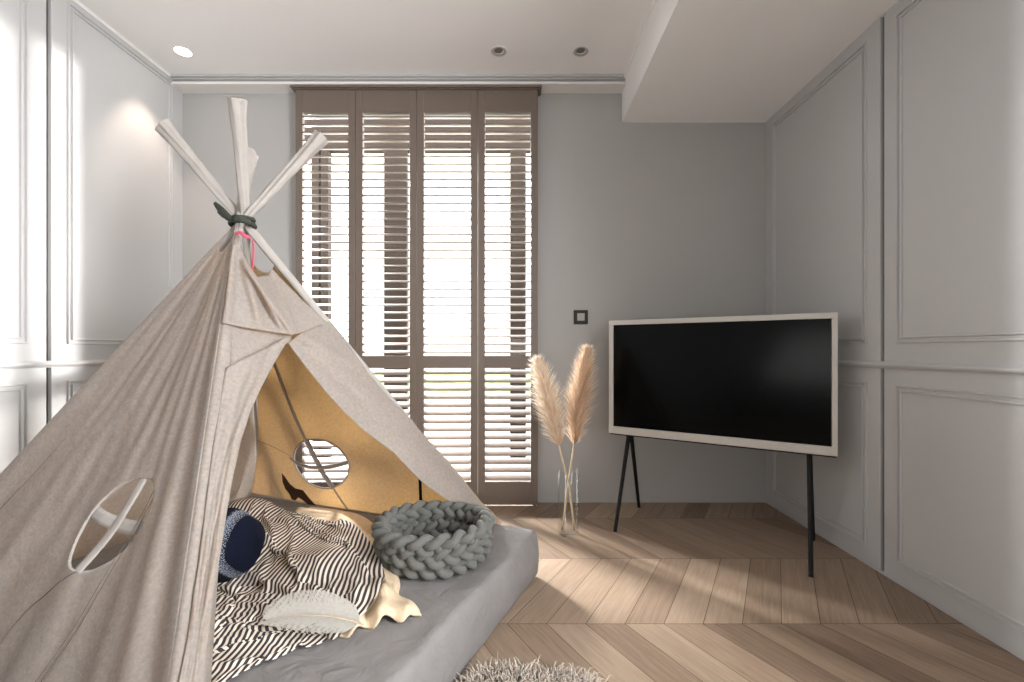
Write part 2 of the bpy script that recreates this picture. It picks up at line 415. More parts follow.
# ------------------------------------------------------------------ window behind the shutters, terrace
b = MB(); w0, w1, wz = -1.46, 0.36, 2.52
for (a0, a1, c0, c1) in ((w0, w0+.05, 0, wz), (w1-.05, w1, 0, wz), (w0+.05, w1-.05, 0, .04), (w0+.05, w1-.05, wz-.05, wz)):
    b.bb(a0, a1, YB+.02, YB+.06, c0, c1)
win = tag(b.build('window_1', M['bronze'], bevel=.003), 'tall glazed door behind the louvred shutters', 'window', kind='structure')
b = MB(); b.bb(w0+.05, w1-.05, YB+.036, YB+.040, .04, wz-.05); b.build('pane', M['pane'], win)
b = MB(); b.bb(-8, 9, YB+.07, 12, -.12, -.02)
tag(b.build('terrace', M['terrace']), 'pale paved terrace outside the window', 'terrace', kind='structure')
YP = 4.0
pg = thing('pergola', (-0.9, YP, -.02), 'dark bronze terrace frame seen through the louvres', 'frame')
for (p0, p1) in ((313, 321), (322.5, 330), (385, 408), (510, 526)):
    m = MB(); m.bb((p0-VX)*YP/F_PX, (p1-VX)*YP/F_PX, YP-.04, YP+.04, -.02, 2.73); m.build('post', M['bronze'], pg, bevel=.004)
m = MB(); m.bb(-2.3, .5, YP-.05, YP+.05, 2.73, 3.35); m.build('beam', M['bronze'], pg, bevel=.004)
b = MB(); b.bb(-9, 2.2, 12.0, 12.6, -.12, 7.0)
for q in range(7): b.bb(-9, 2.2, 11.985, 12.0, q*1.0+.42, q*1.0+.44)
tag(b.build('neighbour_house', mat('pale_render', srgb(196, 193, 188), .85, var=.03, vscale=2)), 'pale rendered house wall seen bright through the louvres', 'house')
# hedge outside
b = MB(); n1, n2 = 90, 26
P = np.zeros((n1, n2, 3))
for i in range(n1):
    for j in range(n2):
        x = -7+14*i/(n1-1); a = PI*j/(n2-1)
        r = 0.38+0.10*nz(x*3, j*.6)+.05*nz(x*9, j*1.7, 3)
        P[i, j] = (x, 9.5-math.cos(a)*r, -.02+max(0, math.sin(a))*r*1.25)
b.grid(P); tag(b.build('hedge', M['hedge'], smooth=True), 'low green hedge beyond the terrace', 'hedge')

# ------------------------------------------------------------------ louvred shutters
YSF = 2.770; TH = 0.030
sx = lambda px: (px-VX)*YSF/F_PX
fr = thing('shutter_frame', ((sx(295)+sx(538))/2, 2.82, 0), 'taupe shutter surround with a projecting top cap', 'shutter frame')
m = MB(); m.bb(sx(291.5), sx(541.5), YSF-.022, YB-.001, 2.5715, 2.586); m.bb(sx(293.5), sx(539.5), YSF-.008, YB-.001, 2.566, 2.5715)
m.build('cap', M['taupe'], fr, bevel=.002)
for (a0, a1) in ((sx(295.2), sx(295.2)+.016), (sx(538)-.016, sx(538))):
    m = MB(); m.bb(a0, a1, YSF+TH+.003, YB-.001, .004, 2.5655); m.build('jamb', M['taupe'], fr, bevel=.0015)
edges = [295.2, 355.4, 416.7, 477.8, 538.0]
wh = ['leftmost shutter panel behind the tent poles', 'shutter panel second from the left above the tent slope', 'shutter panel second from the right with full bright louvres', 'rightmost shutter panel beside the pampas grass']
for i in range(4):
    x0, x1 = sx(edges[i])+.0012, sx(edges[i+1])-.0012
    sp = thing('louvred_shutter', ((x0+x1)/2, YSF+TH/2, .0105), 'taupe louvred '+wh[i], 'shutter', 'folding louvred shutters over the window')
    st = 0.043; m = MB()
    for (a0, a1, c0, c1) in ((x0, x0+st, .0105, 2.565), (x1-st, x1, .0105, 2.565), (x0+st, x1-st, 2.43, 2.565), (x0+st, x1-st, .852, .929), (x0+st, x1-st, .0105, .152)):
        m.bb(a0, a1, YSF, YSF+TH, c0, c1)
    m.build('stiles_and_rails', M['taupe'], sp, bevel=.0018)
    for (z0, z1, n, nm) in ((.929, 2.43, 31, 'upper_louvres'), (.152, .852, 14, 'lower_louvres')):
        m = MB(); p = (z1-z0)/n; ang = math.radians(14 if nm[0] == 'u' else 26)
        for q in range(n):
            zc = z0+p*(q+.5); ring = []
            for t in np.linspace(0, 2*PI, 13)[:-1]:
                a, c = .0315*math.cos(t), .0058*math.sin(t)
                ring.append((YSF+TH/2+.004+a*math.cos(ang)-c*math.sin(ang), zc+a*math.sin(ang)+c*math.cos(ang)))
            V = [(x0+st+.001, y, z) for y, z in ring]+[(x1-st-.001, y, z) for y, z in ring]; k = len(ring)
            m.add(V, [(j, (j+1) % k, k+(j+1) % k, k+j) for j in range(k)]+[tuple(range(k))[::-1], tuple(range(k, 2*k))])
        m.build(nm, M['taupe_slat'], sp, smooth=False)
    for xx in (x0+.02, x1-.02):
        m = MB(); m.lathe([(0, .011), (.006, .011), (.006, .002), (.008, 0.0005), (0, .0005)], (xx, YSF+TH/2, 0), 10)
        m.build('floor_pin', M['black_metal'], sp)

# ------------------------------------------------------------------ downlights
for i, (x, y) in enumerate(hole):
    lit = i == 0
    lab = ['lit recessed ceiling spotlight glowing near the left wall', 'unlit recessed ceiling spotlight above the shutters', 'unlit recessed ceiling spotlight nearest the dropped ceiling'][i]
    t = thing('ceiling_spotlight', (x, y, ZC), lab, 'ceiling light', 'recessed spotlights in the ceiling')
    m = MB(); m.lathe([(.034, -.0005), (.046, -.0005), (.047, -.003), (.045, -.005), (.040, -.004), (.034, -.001)], (x, y, ZC), 36); m.build('trim_ring', M['lamp_trim'], t, smooth=True)
    m = MB(); m.lathe([(.040, -.0042), (.034, -.0025), (.026, -.0012)], (x, y, ZC), 32); m.build('reflector', M['lamp_on'] if lit else M['lamp_cone'], t, smooth=True)
    m = MB(); m.lathe([(.026, -.0013), (.001, -.0011)], (x-(0 if lit else .004), y-(0 if lit else .008), ZC), 28); m.build('lens', M['lamp_on'] if lit else M['lamp_dark'], t, smooth=True)

# ------------------------------------------------------------------ light switch
c = U(580.7, 317.2, YB); t = thing('light_switch', (c[0], YB, c[2]), 'black square light switch with grey centre on the back wall', 'light switch')
m = MB(); m.box((c[0], YB-.005, c[2]), (.089, .009, .089)); m.build('cover_plate', M['switch_black'], t, bevel=.003)
m = MB(); m.box((c[0], YB-.011, c[2]+.001), (.047, .006, .047)); m.build('rocker', M['switch_grey'], t, bevel=.002)

# ------------------------------------------------------------------ television
tu = np.array([.8427, -.5383, 0]); tn = np.array([-.5383, -.8427, 0]); tz = np.array([0, 0, 1.0])
tc = np.array([1.005, 2.335, 0]); s0, s1 = -.556, .5385; zb, zt = .479, 1.136
tv = thing('television', tuple(tc-tn*.05), 'large flat television in a white frame on thin black legs', 'television')
TA = np.array([tu, tn, tz])
def tvp(s, d, z): return tc+tu*s+tn*d+tz*z
m = MB(); sm = (s0+s1)/2; sw = s1-s0
m.box(tvp(sm, -.055, zt-.0135), (sw, .11, .027), TA)
m.box(tvp(sm, -.060, zb+.021), (sw, .12, .042), TA)
for s in (s0+.013, s1-.0115): m.box(tvp(s, -.028, (zb+zt)/2+.008), (.026 if s < 0 else .023, .05, zt-zb-.066), TA)
m.box(tvp(sm, -.040, (zb+zt)/2+.007), (sw-.05, .034, zt-zb-.07), TA)
m.build('frame', M['tv_frame'], tv, bevel=.003)
m = MB(); m.box(tvp(sm, -.017, (zb+zt)/2+.0075), (sw-.0495, .012, zt-zb-.0685), TA); m.build('screen', M['screen'], tv)
m = MB(); m.box(tvp(sm, -.062, zb-.004), (sw-.012, .108, .0075), TA); m.build('base_plate', M['black_metal'], tv, bevel=.001)
for (foot, s, dd) in (((.5194, 2.385), -.445, .022), ((.748, 2.759), -.445, -.022), ((1.2493, 1.912), .43, .022), ((1.5026, 2.284), .43, -.022)):
    top = tvp(s, -.05+dd, zb-.008); ft = np.array([foot[0], foot[1], 0.0]); m = MB()
    path = np.linspace(ft, top, 6); m.tube(path, lambda q: .0095+.0025*q, 14); m.build('leg', M['black_metal'], tv, smooth=False, bevel=.001)

# ------------------------------------------------------------------ vase and pampas
VC = np.array([(568.3-VX)*2.36/F_PX, 2.36, 0])
b = MB(); R0 = .0545; H = .335
b.lathe([(0, 0), (R0-.004, 0), (R0, .005), (R0, H-.002), (R0-.0015, H), (R0-.003, H-.002), (R0-.003, .016), (R0-.008, .012), (0, .012)], VC, 48)
tag(b.build('glass_vase', M['vase'], smooth=True, loc=VC), 'clear glass cylinder vase on the floor beside the shutters', 'vase')

def pampas(stem_px, axis_px, D0s, name, label, rmax, m_pl, seed, lean):
    r = random.Random(seed)
    sp = smooth_path([U(x, y, d) for (x, y), d in zip(stem_px, D0s)], 24)
    base = sp[0]; t = thing(name, tuple(base), label, 'pampas grass', 'dried pampas stems in the vase')
    m = MB(); m.tube(sp, lambda q: .0062-.0022*q, 8); m.build('stem', M['stem'], t, smooth=True)
    ax = smooth_path([U(x, y, D0s[-1]) for x, y in axis_px], 40)
    m = MB(); V = []; Fc = []; UVs = []
    T = np.gradient(ax, axis=0); T /= np.linalg.norm(T, axis=1)[:, None]
    N = 6500
    for i in range(N):
        q = r.random()**.9*.95; k = q*39; k0 = int(k); p = ax[k0]*(1-(k-k0))+ax[min(39, k0+1)]*(k-k0); d = T[k0]
        th = r.uniform(0, 2*PI); a = np.array([math.cos(th), math.sin(th), 0]); a = unit(a-d*(a @ d))
        env = (math.sin(PI*min(1, q*.93+.07)**.72)**.75)
        ln = (.030+.065*env)*r.uniform(.5, 1.2)
        spread = math.radians(r.uniform(4, 22) if r.random() < .72 else r.uniform(22, 48))
        dr = unit(d*math.cos(spread)+a*math.sin(spread)+np.array(lean)*.12*r.random())
        p = p+a*rmax*env*r.random()**.6*.8
        side = unit(np.cross(dr, np.array([r.gauss(0, 1), r.gauss(0, 1), r.gauss(0, 1)])))
        if spread > .38: ln *= 1.25
        w = r.uniform(.0009, .0019)
        p1 = p+dr*ln*.5; dr2 = unit(dr+a*.16+np.array([0, 0, -.10])); p2 = p1+dr2*ln*.5
        o = len(V); V += [p-side*w*.5, p+side*w*.5, p1-side*w, p1+side*w, p2]
        Fc += [(o, o+1, o+3, o+2), (o+2, o+3, o+4)]
        c = min(1, max(0, r.gauss(.30, .2))); UVs += [(c, 0)]*2+[(min(1, c+.25), 0)]*2+[(1, 0)]
    m.add(V, Fc, 0, UVs)
    o = m.build('plume', m_pl, t); o['kind'] = 'stuff'
    return t
pampas([(574.5, 530), (569, 487), (562, 458), (557, 436)], [(559, 444), (552, 415), (545, 388), (536, 357)], [2.37, 2.36, 2.35, 2.345], 'pampas_stem', 'cream pampas plume leaning left toward the shutters', .032, M['plume'], 3, (-1.0, 0, .1))
pampas([(562.5, 530), (567.5, 487), (572, 458), (575, 436)], [(574, 444), (577, 412), (582, 380), (588, 346)], [2.35, 2.36, 2.375, 2.385], 'pampas_stem', 'tan pampas plume leaning right toward the television', .030, M['plume2'], 5, (.3, 0, .1))

# ------------------------------------------------------------------ mattress
A_ = np.array([-.392, -.920, 0]); B_ = np.array([-.920, .392, 0]); R_REF = np.array([-.084, 2.0, 0])
def ab(a, b, z=0.0): return R_REF+A_*a+B_*b+np.array([0, 0, z])
MZ = 0.198
def round_box(a0, a1, b0, b1, z0, z1, r, na, nb, nzs):
    m = MB()
    ca, cb, cz = (a0+a1)/2, (b0+b1)/2, (z0+z1)/2; h = np.array([(a1-a0)/2, (b1-b0)/2, (z1-z0)/2])
    def mapq(q):
        inner = np.clip(q, -(h-r), h-r); d = q-inner; n = np.linalg.norm(d)
        q = inner+(d/n*r if n > 1e-9 else 0*d)
        return q
    def face(ax, sgn, n1, n2):
        o = [i for i in range(3) if i != ax]; P = np.zeros((n1, n2, 3))
        # denser near the ends so the rounding is smooth
        def lin(n, hh):
            k = 6; e = [-hh+r*(1-math.cos(i/k*PI/2)) for i in range(k)]
            mid = np.linspace(-hh+r, hh-r, max(2, n-2*k)); return np.r_[e, mid, [-x for x in e[::-1]]]
        l1, l2 = lin(n1, h[o[0]]), lin(n2, h[o[1]]); P = np.zeros((len(l1), len(l2), 3))
        for i, x in enumerate(l1):
            for j, y in enumerate(l2):
                q = np.zeros(3); q[ax] = sgn*h[ax]; q[o[0]] = x; q[o[1]] = y
                q = mapq(q)
                a, bb, z = ca+q[0], cb+q[1], cz+q[2]
                up = (z-z0)/(z1-z0)
                wob = .006*nz(a*5, bb*5, z*9)+.003*nz(a*16, bb*13, z*20)
                # the long right-hand face bows a little and leans out at the foot
                edge = max(0, 1-abs(q[1]+h[1])/.06)
                bb += -edge*(.010*math.sin(PI*up)+.005*nz(a*7, 3, z*8))
                P[i, j] = ab(a, bb, z+(wob if z > z0+.02 else 0))
        m.grid(P)
    face(0, -1, nb, nzs); face(0, 1, nb, nzs); face(1, -1, na, nzs); face(1, 1, na, nzs); face(2, 1, na, nb); face(2, -1, 16, 16)
    return m
m = round_box(0.0, 1.20, -.19, 1.30, 0.001, MZ, .022, 80, 80, 22)
mat_o = m.build('mattress', M['mattress'], smooth=True, weld=True, loc=ab(.69, .65))
tag(mat_o, 'charcoal grey floor mattress under the teepee tent', 'mattress')

# ------------------------------------------------------------------ teepee
APX = np.array([-1.03, 1.69, 1.445])
FT = {'L': np.array([-1.883, 1.354, .207]), 'F': np.array([-.705, .915, .207]), 'B': np.array([-1.392, 2.440, .207]), 'R': np.array([-.118, 1.985, .207])}
XO = {'L': np.array([.012, -.014, 0]), 'F': np.array([.004, -.02, 0]), 'B': np.array([-.004, .02, 0]), 'R': np.array([-.01, .016, .01])}
def pole(k, v): return FT[k]+(APX+XO[k]-FT[k])*v
tent = thing('teepee_tent', tuple(ab(.65, .7, MZ)), 'beige canvas teepee tent with four crossed poles', 'tent')
CEN = np.array([-1.02, 1.69, .5])
tips = {'L': 1.29, 'F': 1.275, 'B': 1.29, 'R': 1.275}
for i, k in enumerate('LFBR'):
    vs = np.r_[np.linspace(0.0 if k == 'R' else -.155, .96, 22), np.linspace(.97, tips[k], 30)]
    if k == 'R': vs[-30:] = np.linspace(.97, 1.262, 30)
    path = np.array([pole(k, v)-(unit(pole(k, v)-CEN)*[1, 1, 0]*.034*min(1, max(0, (.97-v)/.08)) if k == 'F' else -unit(pole(k, v)-CEN)*[1, 1, 0]*.032*min(1, max(0, (.97-v)/.08)) if k == 'B' else 0) for v in vs])
    ln = vs[-1]
    def rad(q, vs=vs, k=k):
        v = vs[min(len(vs)-1, int(round(q*(len(vs)-1))))]
        if v < .96: return {'F': .010, 'B': .009, 'L': .016, 'R': .016}[k]
        e = (v-1.0)/(vs[-1]-1.0)
        base = .0145+.0085*max(0, e)**1.2+.004*max(0, e-.85)/.15
        return base-.004*math.exp(-((v-1.0)/.03)**2)
    ph = rnd.uniform(0, 6)
    def mod(q, th, ph=ph, vs=vs):
        v = vs[min(len(vs)-1, int(round(q*(len(vs)-1))))]
        a = .02 if v < .96 else .17
        tw = th+ph+v*2.2
        return 1+a*math.sin(3*tw)+a*.6*math.sin(5*tw+1.3)+a*.6*nz(th*2, v*22)+a*.4*math.sin(9*tw+v*14)
    m = MB(); m.tube(path, rad, 26, caps=False, mod=mod)
    # hollow, hemmed end
    end = path[-1]; d = unit(path[-1]-path[-2])
    inner = np.array([end-d*.0, end-d*.012, end-d*.03]); m.tube(inner, [.0235, .0215, .018], 26, caps=True, mod=lambda q, th, ph=ph, v=ln: 1+.13*math.sin(3*(th+ph+v*2.2))+.08*math.sin(5*(th+ph+v*2.2)+1.3))
    m.build('pole_sleeve', M['canvas_double'], tent, smooth=True)

def plane3(a, b_, c):
    n = unit(np.cross(b_-a, c-a))
    if n @ (a-CEN) < 0: n = -n
    return a, n
PL = {'LF': plane3(FT['L'], FT['F'], APX), 'FR': plane3(FT['F'], FT['R'], APX), 'RB': plane3(FT['R'], FT['B'], APX), 'LB': plane3(FT['L'], FT['B'], APX)}
def on_plane(px, py, key, off=0.0):
    p0, n = PL[key]; o = np.array([0, 0, CAM_Z]); d = ray(px, py)
    t = ((p0-o) @ n+off)/(d @ n); return o+d*t

def panel(key, k0, k1, disp, vtop, nu, nv, hole=None, v0=0.0):
    """canvas between two poles; hole = (centre, axis1, axis2) as world points"""
    p0, n = PL[key]; P = np.zeros((nv, nu, 3)); 
    for j in range(nu):
        u = j/(nu-1); vt = vtop(u)
        for i in range(nv):
            v = v0+(vt-v0)*i/(nv-1)
            P[i, j] = pole(k0, v)*(1-u)+pole(k1, v)*u
    keep = np.ones((nv-1, nu-1), bool)
    if hole is not None:
        c, e1, e2 = hole; a1, a2 = e1-c, e2-c
        G = np.linalg.inv(np.array([[a1 @ a1, a1 @ a2], [a1 @ a2, a2 @ a2]]))
        D = P-c; s = np.stack([D @ a1, D @ a2], -1) @ G; rr = np.linalg.norm(s, axis=-1)
        # pull the vertices next to the outline onto it
        cell = max(np.linalg.norm(s[1:]-s[:-1], axis=-1)[rr[1:] < 1.6].max(), np.linalg.norm(s[:, 1:]-s[:, :-1], axis=-1)[rr[:, 1:] < 1.6].max())*.72
        ins = rr < 1.0
        cc = ins[:-1, :-1].astype(int)+ins[1:, :-1]+ins[:-1, 1:]+ins[1:, 1:]
        keep = cc < 4
        snap = (rr < 1.0)
        near = np.zeros_like(snap); nb = keep
        near[:-1, :-1] |= nb; near[1:, :-1] |= nb; near[:-1, 1:] |= nb; near[1:, 1:] |= nb
        sn = snap & near
        f = np.where(sn, 1/np.maximum(rr, 1e-6), 1.0)
        sc = s*f[..., None]
        P = np.where(sn[..., None], c+sc[..., :1]*a1+sc[..., 1:]*a2+((D @ n)[..., None])*n, P)
    for j in range(nu):
        u = j/(nu-1)
        for i in range(nv):
            v = max(0, v0+(vtop(u)-v0)*i/(nv-1))
            P[i, j] = P[i, j]+n*disp(u, v, P[i, j])
    return P, keep

def folds(seed, amp, fr=7.0):
    def f(u, v, p):
        e = math.sin(PI*u)**.5 if 0 < u < 1 else 0
        s = (1-v)**.6*.9+.1
        return .017-.020*math.sin(PI*u)*(.3+.7*math.sin(PI*min(1, v+.1)))+amp*e*s*(nz(u*fr+seed, v*1.3, seed)+.6*nz(u*fr*2.3+seed, v*2.2, seed+4)+.25*nz(u*20, v*9, seed))
    return f
def lf_disp(u, v, p):
    d = folds(2.0, .014, 6)(u, v, p)
    g = max(0, (u-.52)/.48); s = (1-v)**.5
    d += .010*g*s*math.sin(u*58+1.2*math.sin(v*3))*math.sin(PI*min(1, (1-u)*4+.02))
    # straight creases seen from the light side
    d += .0035*math.sin(u*24+3*v)*(1-v)
    return d

def corner_fold():
    P = []
    for v in np.linspace(-.15, .93, 70):
        f, r_ = pole('F', v), pole('R', v); nl, nf = PL['LF'][1], PL['FR'][1]
        l_ = pole('L', v); vv = max(0, v)
        a = l_*.03+f*.97; a = a+nl*(lf_disp(.97, vv, a)-.002)
        row = [a, f+unit(nl+nf*.3)*.017, f+unit(nl+nf)*.017, f+unit(nl*.3+nf)*.016, f*.985+r_*.015+nf*.014, f*.965+r_*.035+nf*.010, f*.94+r_*.06+nf*.002]
        P.append(row)
    m = MB(); m.grid(np.array(P)); m.build('corner_fold', M['canvas'], tent, smooth=True, solid=.002)
corner_fold()
# left panel, with its oval window
def base_pt(px, py, key, k0, k1, disp):
    d = 0.0
    for _ in range(4):
        q = on_plane(px, py, key, d); p = q-PL[key][1]*d; d = disp_at(key, k0, k1, disp, p)
    return on_plane(px, py, key, d)-PL[key][1]*d
def axis_pts(key, c, a1, a2, *w): return base_pt(*c, key, *w), base_pt(c[0]+a1[0], c[1]+a1[1], key, *w), base_pt(c[0]+a2[0], c[1]+a2[1], key, *w)
def disp_at(key, k0, k1, disp, p):
    """u,v of a plane point between two poles by a small search"""
    best = None
    v = (p[2]-FT[k0][2])/(APX[2]-FT[k0][2]); a, b_ = pole(k0, v), pole(k1, v)
    u = ((p-a) @ (b_-a))/((b_-a) @ (b_-a)); return disp(min(1, max(0, u)), min(1, max(0, v)), p)
hole_l = axis_pts('LF', (115, 523), (35.5, -44), (24, 11), 'L', 'F', lf_disp)
P, kp = panel('LF', 'L', 'F', lf_disp, lambda u: .975-.085*math.sin(PI*u)**.6, 160, 160, hole_l, -.15)
m = MB(); m.grid(P, keep=kp); PAN = {}; PAN['LF'] = m.build('side_panel', M['canvas'], tent, smooth=True, solid=.0022)
rb_base = folds(5.0, .006, 4)
def rb_disp(u, v, p): return rb_base(u, v, p)-.085*(1-v)**6*min(1, u/.25)
hole_r = axis_pts('RB', (320.5, 463.5), (26.0, 13.0), (9, -20.5), 'R', 'B', rb_disp)
P, kp = panel('RB', 'R', 'B', rb_disp, lambda u: .955-.10*math.sin(PI*u)**.4, 130, 130, hole_r, -.004)
m = MB(); q = P[:5].copy()-PL['RB'][1]*.003; m.grid(q); HB = m
m = MB(); m.grid(P, keep=kp); PAN['RB'] = m.build('back_panel', M['canvas'], tent, smooth=True, solid=.0022)
lb_disp = folds(8.0, .007, 4)
P, kp = panel('LB', 'L', 'B', lb_disp, lambda u: .965-.09*math.sin(PI*u)**.4, 90, 90, None, -.15)
m = MB(); m.grid(P, keep=kp); m.build('wall_side_panel', M['canvas'], tent, smooth=True, solid=.0022)

def ribbon(key, k0, k1, disp, pxs, w_px, off, name, mtl, thick=.002, nseg=30, obj=None, bow=0.0):
    """flat strip following image-measured points that lie on a tent panel"""
    pts = smooth_path([base_pt(x, y, key, k0, k1, disp) for x, y in pxs], nseg); n = PL[key][1]
    ps = np.array([p+n*(disp_at(key, k0, k1, disp, p)+off+bow*math.sin(PI*i/(nseg-1))) for i, p in enumerate(pts)])
    T = np.gradient(ps, axis=0); T /= np.linalg.norm(T, axis=1)[:, None]
    sd = np.cross(T, n); sd /= np.linalg.norm(sd, axis=1)[:, None]
    mm = obj or MB()
    w = np.array([w_px*p[1]/F_PX for p in ps])[:, None]
    rows = np.stack([ps-sd*w/2-n*thick, ps-sd*w/2, ps-sd*w/6+n*thick*.6, ps+sd*w/6+n*thick*.6, ps+sd*w/2, ps+sd*w/2-n*thick], 1)
    mm.grid(rows)
    if obj is None: return mm.build(name, mtl, PAN[key], smooth=True)
# window crosses
HB.build('hem_band', M['canvas_double'], PAN['RB'], smooth=True)
ribbon('LF', 'L', 'F', lf_disp, [(146, 474), (133, 497), (117.5, 523), (101, 545), (78, 571)], 10.5, .001, 'window_bar', M['canvas_double'])
ribbon('LF', 'L', 'F', lf_disp, [(84, 505), (96, 514), (106, 520), (117.5, 524), (130, 527), (144, 528)], 13, -.002, 'window_bar', M['canvas_double'])
ribbon('RB', 'R', 'B', rb_disp, [(307, 440), (314, 455), (319, 464), (324, 474), (334, 488)], 7.5, -.002, 'window_bar', M['canvas_double'])
ribbon('RB', 'R', 'B', rb_disp, [(290, 457), (300, 464), (316, 467), (332, 466), (348, 462)], 4.5, -.003, 'window_bar', M['canvas_double'])
# hemmed outlines of the two windows
def hem(hole, key, k0, k1, disp, name, r, grow):
    c, e1, e2 = hole; n = PL[key][1]; pts = []
    for t in np.linspace(0, 2*PI, 72, endpoint=False):
        p = c+(e1-c)*math.cos(t)*grow+(e2-c)*math.sin(t)*grow; pts.append(p+n*disp_at(key, k0, k1, disp, p))
    m = MB(); m.tube(pts, r, 8, closed=True); m.build(name, M['canvas_double'], PAN[key], smooth=True)
hem(hole_l, 'LF', 'L', 'F', lf_disp, 'window_hem', .0042, 1.02)
hem(hole_r, 'RB', 'R', 'B', rb_disp, 'window_hem', .0042, 1.02)
# seams on the side panel
def seam(key, k0, k1, disp, pxs, r=.0016, mtl=None, off=.001, nm='seam', lift=.0022):
    pts = smooth_path([base_pt(x, y, key, k0, k1, disp) for x, y in pxs], 40); n = PL[key][1]
    m = MB(); m.tube([p+n*(disp_at(key, k0, k1, disp, p)+off+lift*(off > 0)) for p in pts], r, 6); m.build(nm, mtl or M['thread'], PAN[key], smooth=True)
seam('LF', 'L', 'F', lf_disp, [(214, 300), (185, 302), ] if False else [(205, 283), (150, 340), (100, 400), (50, 458), (0, 511), (-40, 553)])
seam('LF', 'L', 'F', lf_disp, [(216, 340), (195, 388), (168, 437), (147, 474)])
seam('LF', 'L', 'F', lf_disp, [(79, 571), (52, 590), (27, 612), (0, 646), (-20, 675)])
seam('LF', 'L', 'F', lf_disp, [(211, 398), (190, 436), (166, 480), (140, 527), (109, 578), (78, 632), (43, 682), (20, 712)])
seam('LF', 'L', 'F', lf_disp, [(207, 398), (186, 436), (162, 480), (136, 527), (105, 578), (73, 632), (37, 682), (15, 712)], r=.0009)
ribbon('RB', 'R', 'B', rb_disp, [(271, 350), (279, 372), (288, 396), (297, 418), (308, 443)], 4.0, -.006, 'seam_tape', M['canvas_double'])
ribbon('RB', 'R', 'B', rb_disp, [(334, 487), (340, 496), (347, 506), (353, 514)], 2.5, -.006, 'seam_tape', M['canvas_double'])
seam('RB', 'R', 'B', rb_disp, [(258, 440), (275, 447), (292, 456)], mtl=M['tape'], off=-.004)
ribbon('RB', 'R', 'B', rb_disp, [(421, 478), (421.5, 492), (422, 508)], 3.2, -.008, 'tie_strap', M['strap'])
# dark cutout in place of the bird-shaped shadow on the back panel
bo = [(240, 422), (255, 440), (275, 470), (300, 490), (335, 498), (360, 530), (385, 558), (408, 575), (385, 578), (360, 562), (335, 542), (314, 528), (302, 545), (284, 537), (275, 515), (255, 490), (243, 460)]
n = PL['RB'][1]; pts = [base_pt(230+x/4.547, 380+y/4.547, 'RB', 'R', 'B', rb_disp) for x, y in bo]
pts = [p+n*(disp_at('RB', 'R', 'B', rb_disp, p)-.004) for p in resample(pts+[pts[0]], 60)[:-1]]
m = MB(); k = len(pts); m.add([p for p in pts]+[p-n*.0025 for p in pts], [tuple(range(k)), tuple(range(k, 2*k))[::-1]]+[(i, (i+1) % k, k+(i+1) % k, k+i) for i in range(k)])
tag(m.build('bird_shadow', M['shadow_cutout'], PAN['RB']), 'dark brown bird-shaped shadow cutout')

# front pieces, outlines measured in the photograph and laid onto the tent's front plane
def coons(top, bot, left, right, nu, nv):
    T, Bm, L, R = resample(top, nu), resample(bot, nu), resample(left, nv), resample(right, nv)
    u = np.linspace(0, 1, nu)[None, :, None]; v = np.linspace(0, 1, nv)[:, None, None]
    C = (1-v)*T[None]+v*Bm[None]+(1-u)*L[:, None]+u*R[:, None]
    C -= (1-u)*(1-v)*T[0]+u*(1-v)*T[-1]+(1-u)*v*Bm[0]+u*v*Bm[-1]
    return C
def seg_d(p, a, b_):
    a, b_, p = np.array(a, float), np.array(b_, float), np.array(p, float)
    t = np.clip(((p-a) @ (b_-a))/((b_-a) @ (b_-a)), 0, 1); return np.linalg.norm(p-a-(b_-a)*t), t
def front_patch(name, top, bot, left, right, dfun, nu=70, nv=70, key='FR', mtl=None):
    C = coons(top, bot, left, right, nu, nv); n = PL[key][1]; P = np.zeros((nv, nu, 3))
    for i in range(nv):
        for j in range(nu):
            x, y = C[i, j]; P[i, j] = on_plane(x, y, key, dfun(x, y, j/(nu-1), i/(nv-1)))
    m = MB(); m.grid(P); return m.build(name, mtl or M['canvas'], tent, smooth=True, solid=.0026)
def up_disp(x, y, u, v):
    d = .020
    for a, b_, am, w in (((244, 262), (283, 331), .016, 3.6), ((250, 270), (291, 333), .012, 3.0), ((262, 278), (292, 334), .014, 4.5), ((243, 262), (262, 330), .010, 5), ((276, 285), (296, 332), .008, 3.5)):
        q, t = seg_d((x, y), a, b_); d += 2.1*am*math.exp(-(q/w)**2)*math.sin(PI*min(.97, t*.8+.12))
    d += .010*math.exp(-((x-226-(330-y)*.10)/4.0)**2)
    d -= .022*math.exp(-((x-268-(y-285)*.42)/6)**2)*(1-v*.85)
    d += .002*nz(x*.12, y*.10)
    q, t = seg_d((x, y), (222, 322), (292, 334)); d += .004*math.exp(-(q/2.2)**2)
    return d
front_patch('front_panel', [(233, 244), (241, 249), (247, 263), (257, 277), (268, 275), (272, 269)], [(222, 323), (240, 327), (262, 330.5), (292, 335), (312, 330), (334, 329)],
            [(233, 244), (230, 262), (226, 300), (222, 323)], [(272, 269), (285, 283), (300, 298), (317, 314), (334, 329)], up_disp, 90, 80)
front_patch('under_flap', [(223, 319), (262, 326), (294, 331)], [(222, 378), (255, 362), (291, 341)], [(223, 319), (222, 350), (222, 378)], [(294, 331), (292, 336), (291, 341)],
            lambda x, y, u, v: .008+.006*math.exp(-((x-232-(y-330)*.1)/4)**2)+.004*nz(x*.09, y*.05, 3)-.004*u, 50, 50)
def flap_disp(x, y, u, v):
    d = .024+.018*u*(1-v*.5)
    d += .011*math.exp(-((u-.78)/.22)**2)*math.sin(PI*min(1, v+.06))+.005*nz(u*3.2, v*5, 6)+.003*nz(u*8, v*12, 2)
    d -= .020*max(0, (.10-u)/.10)
    return d
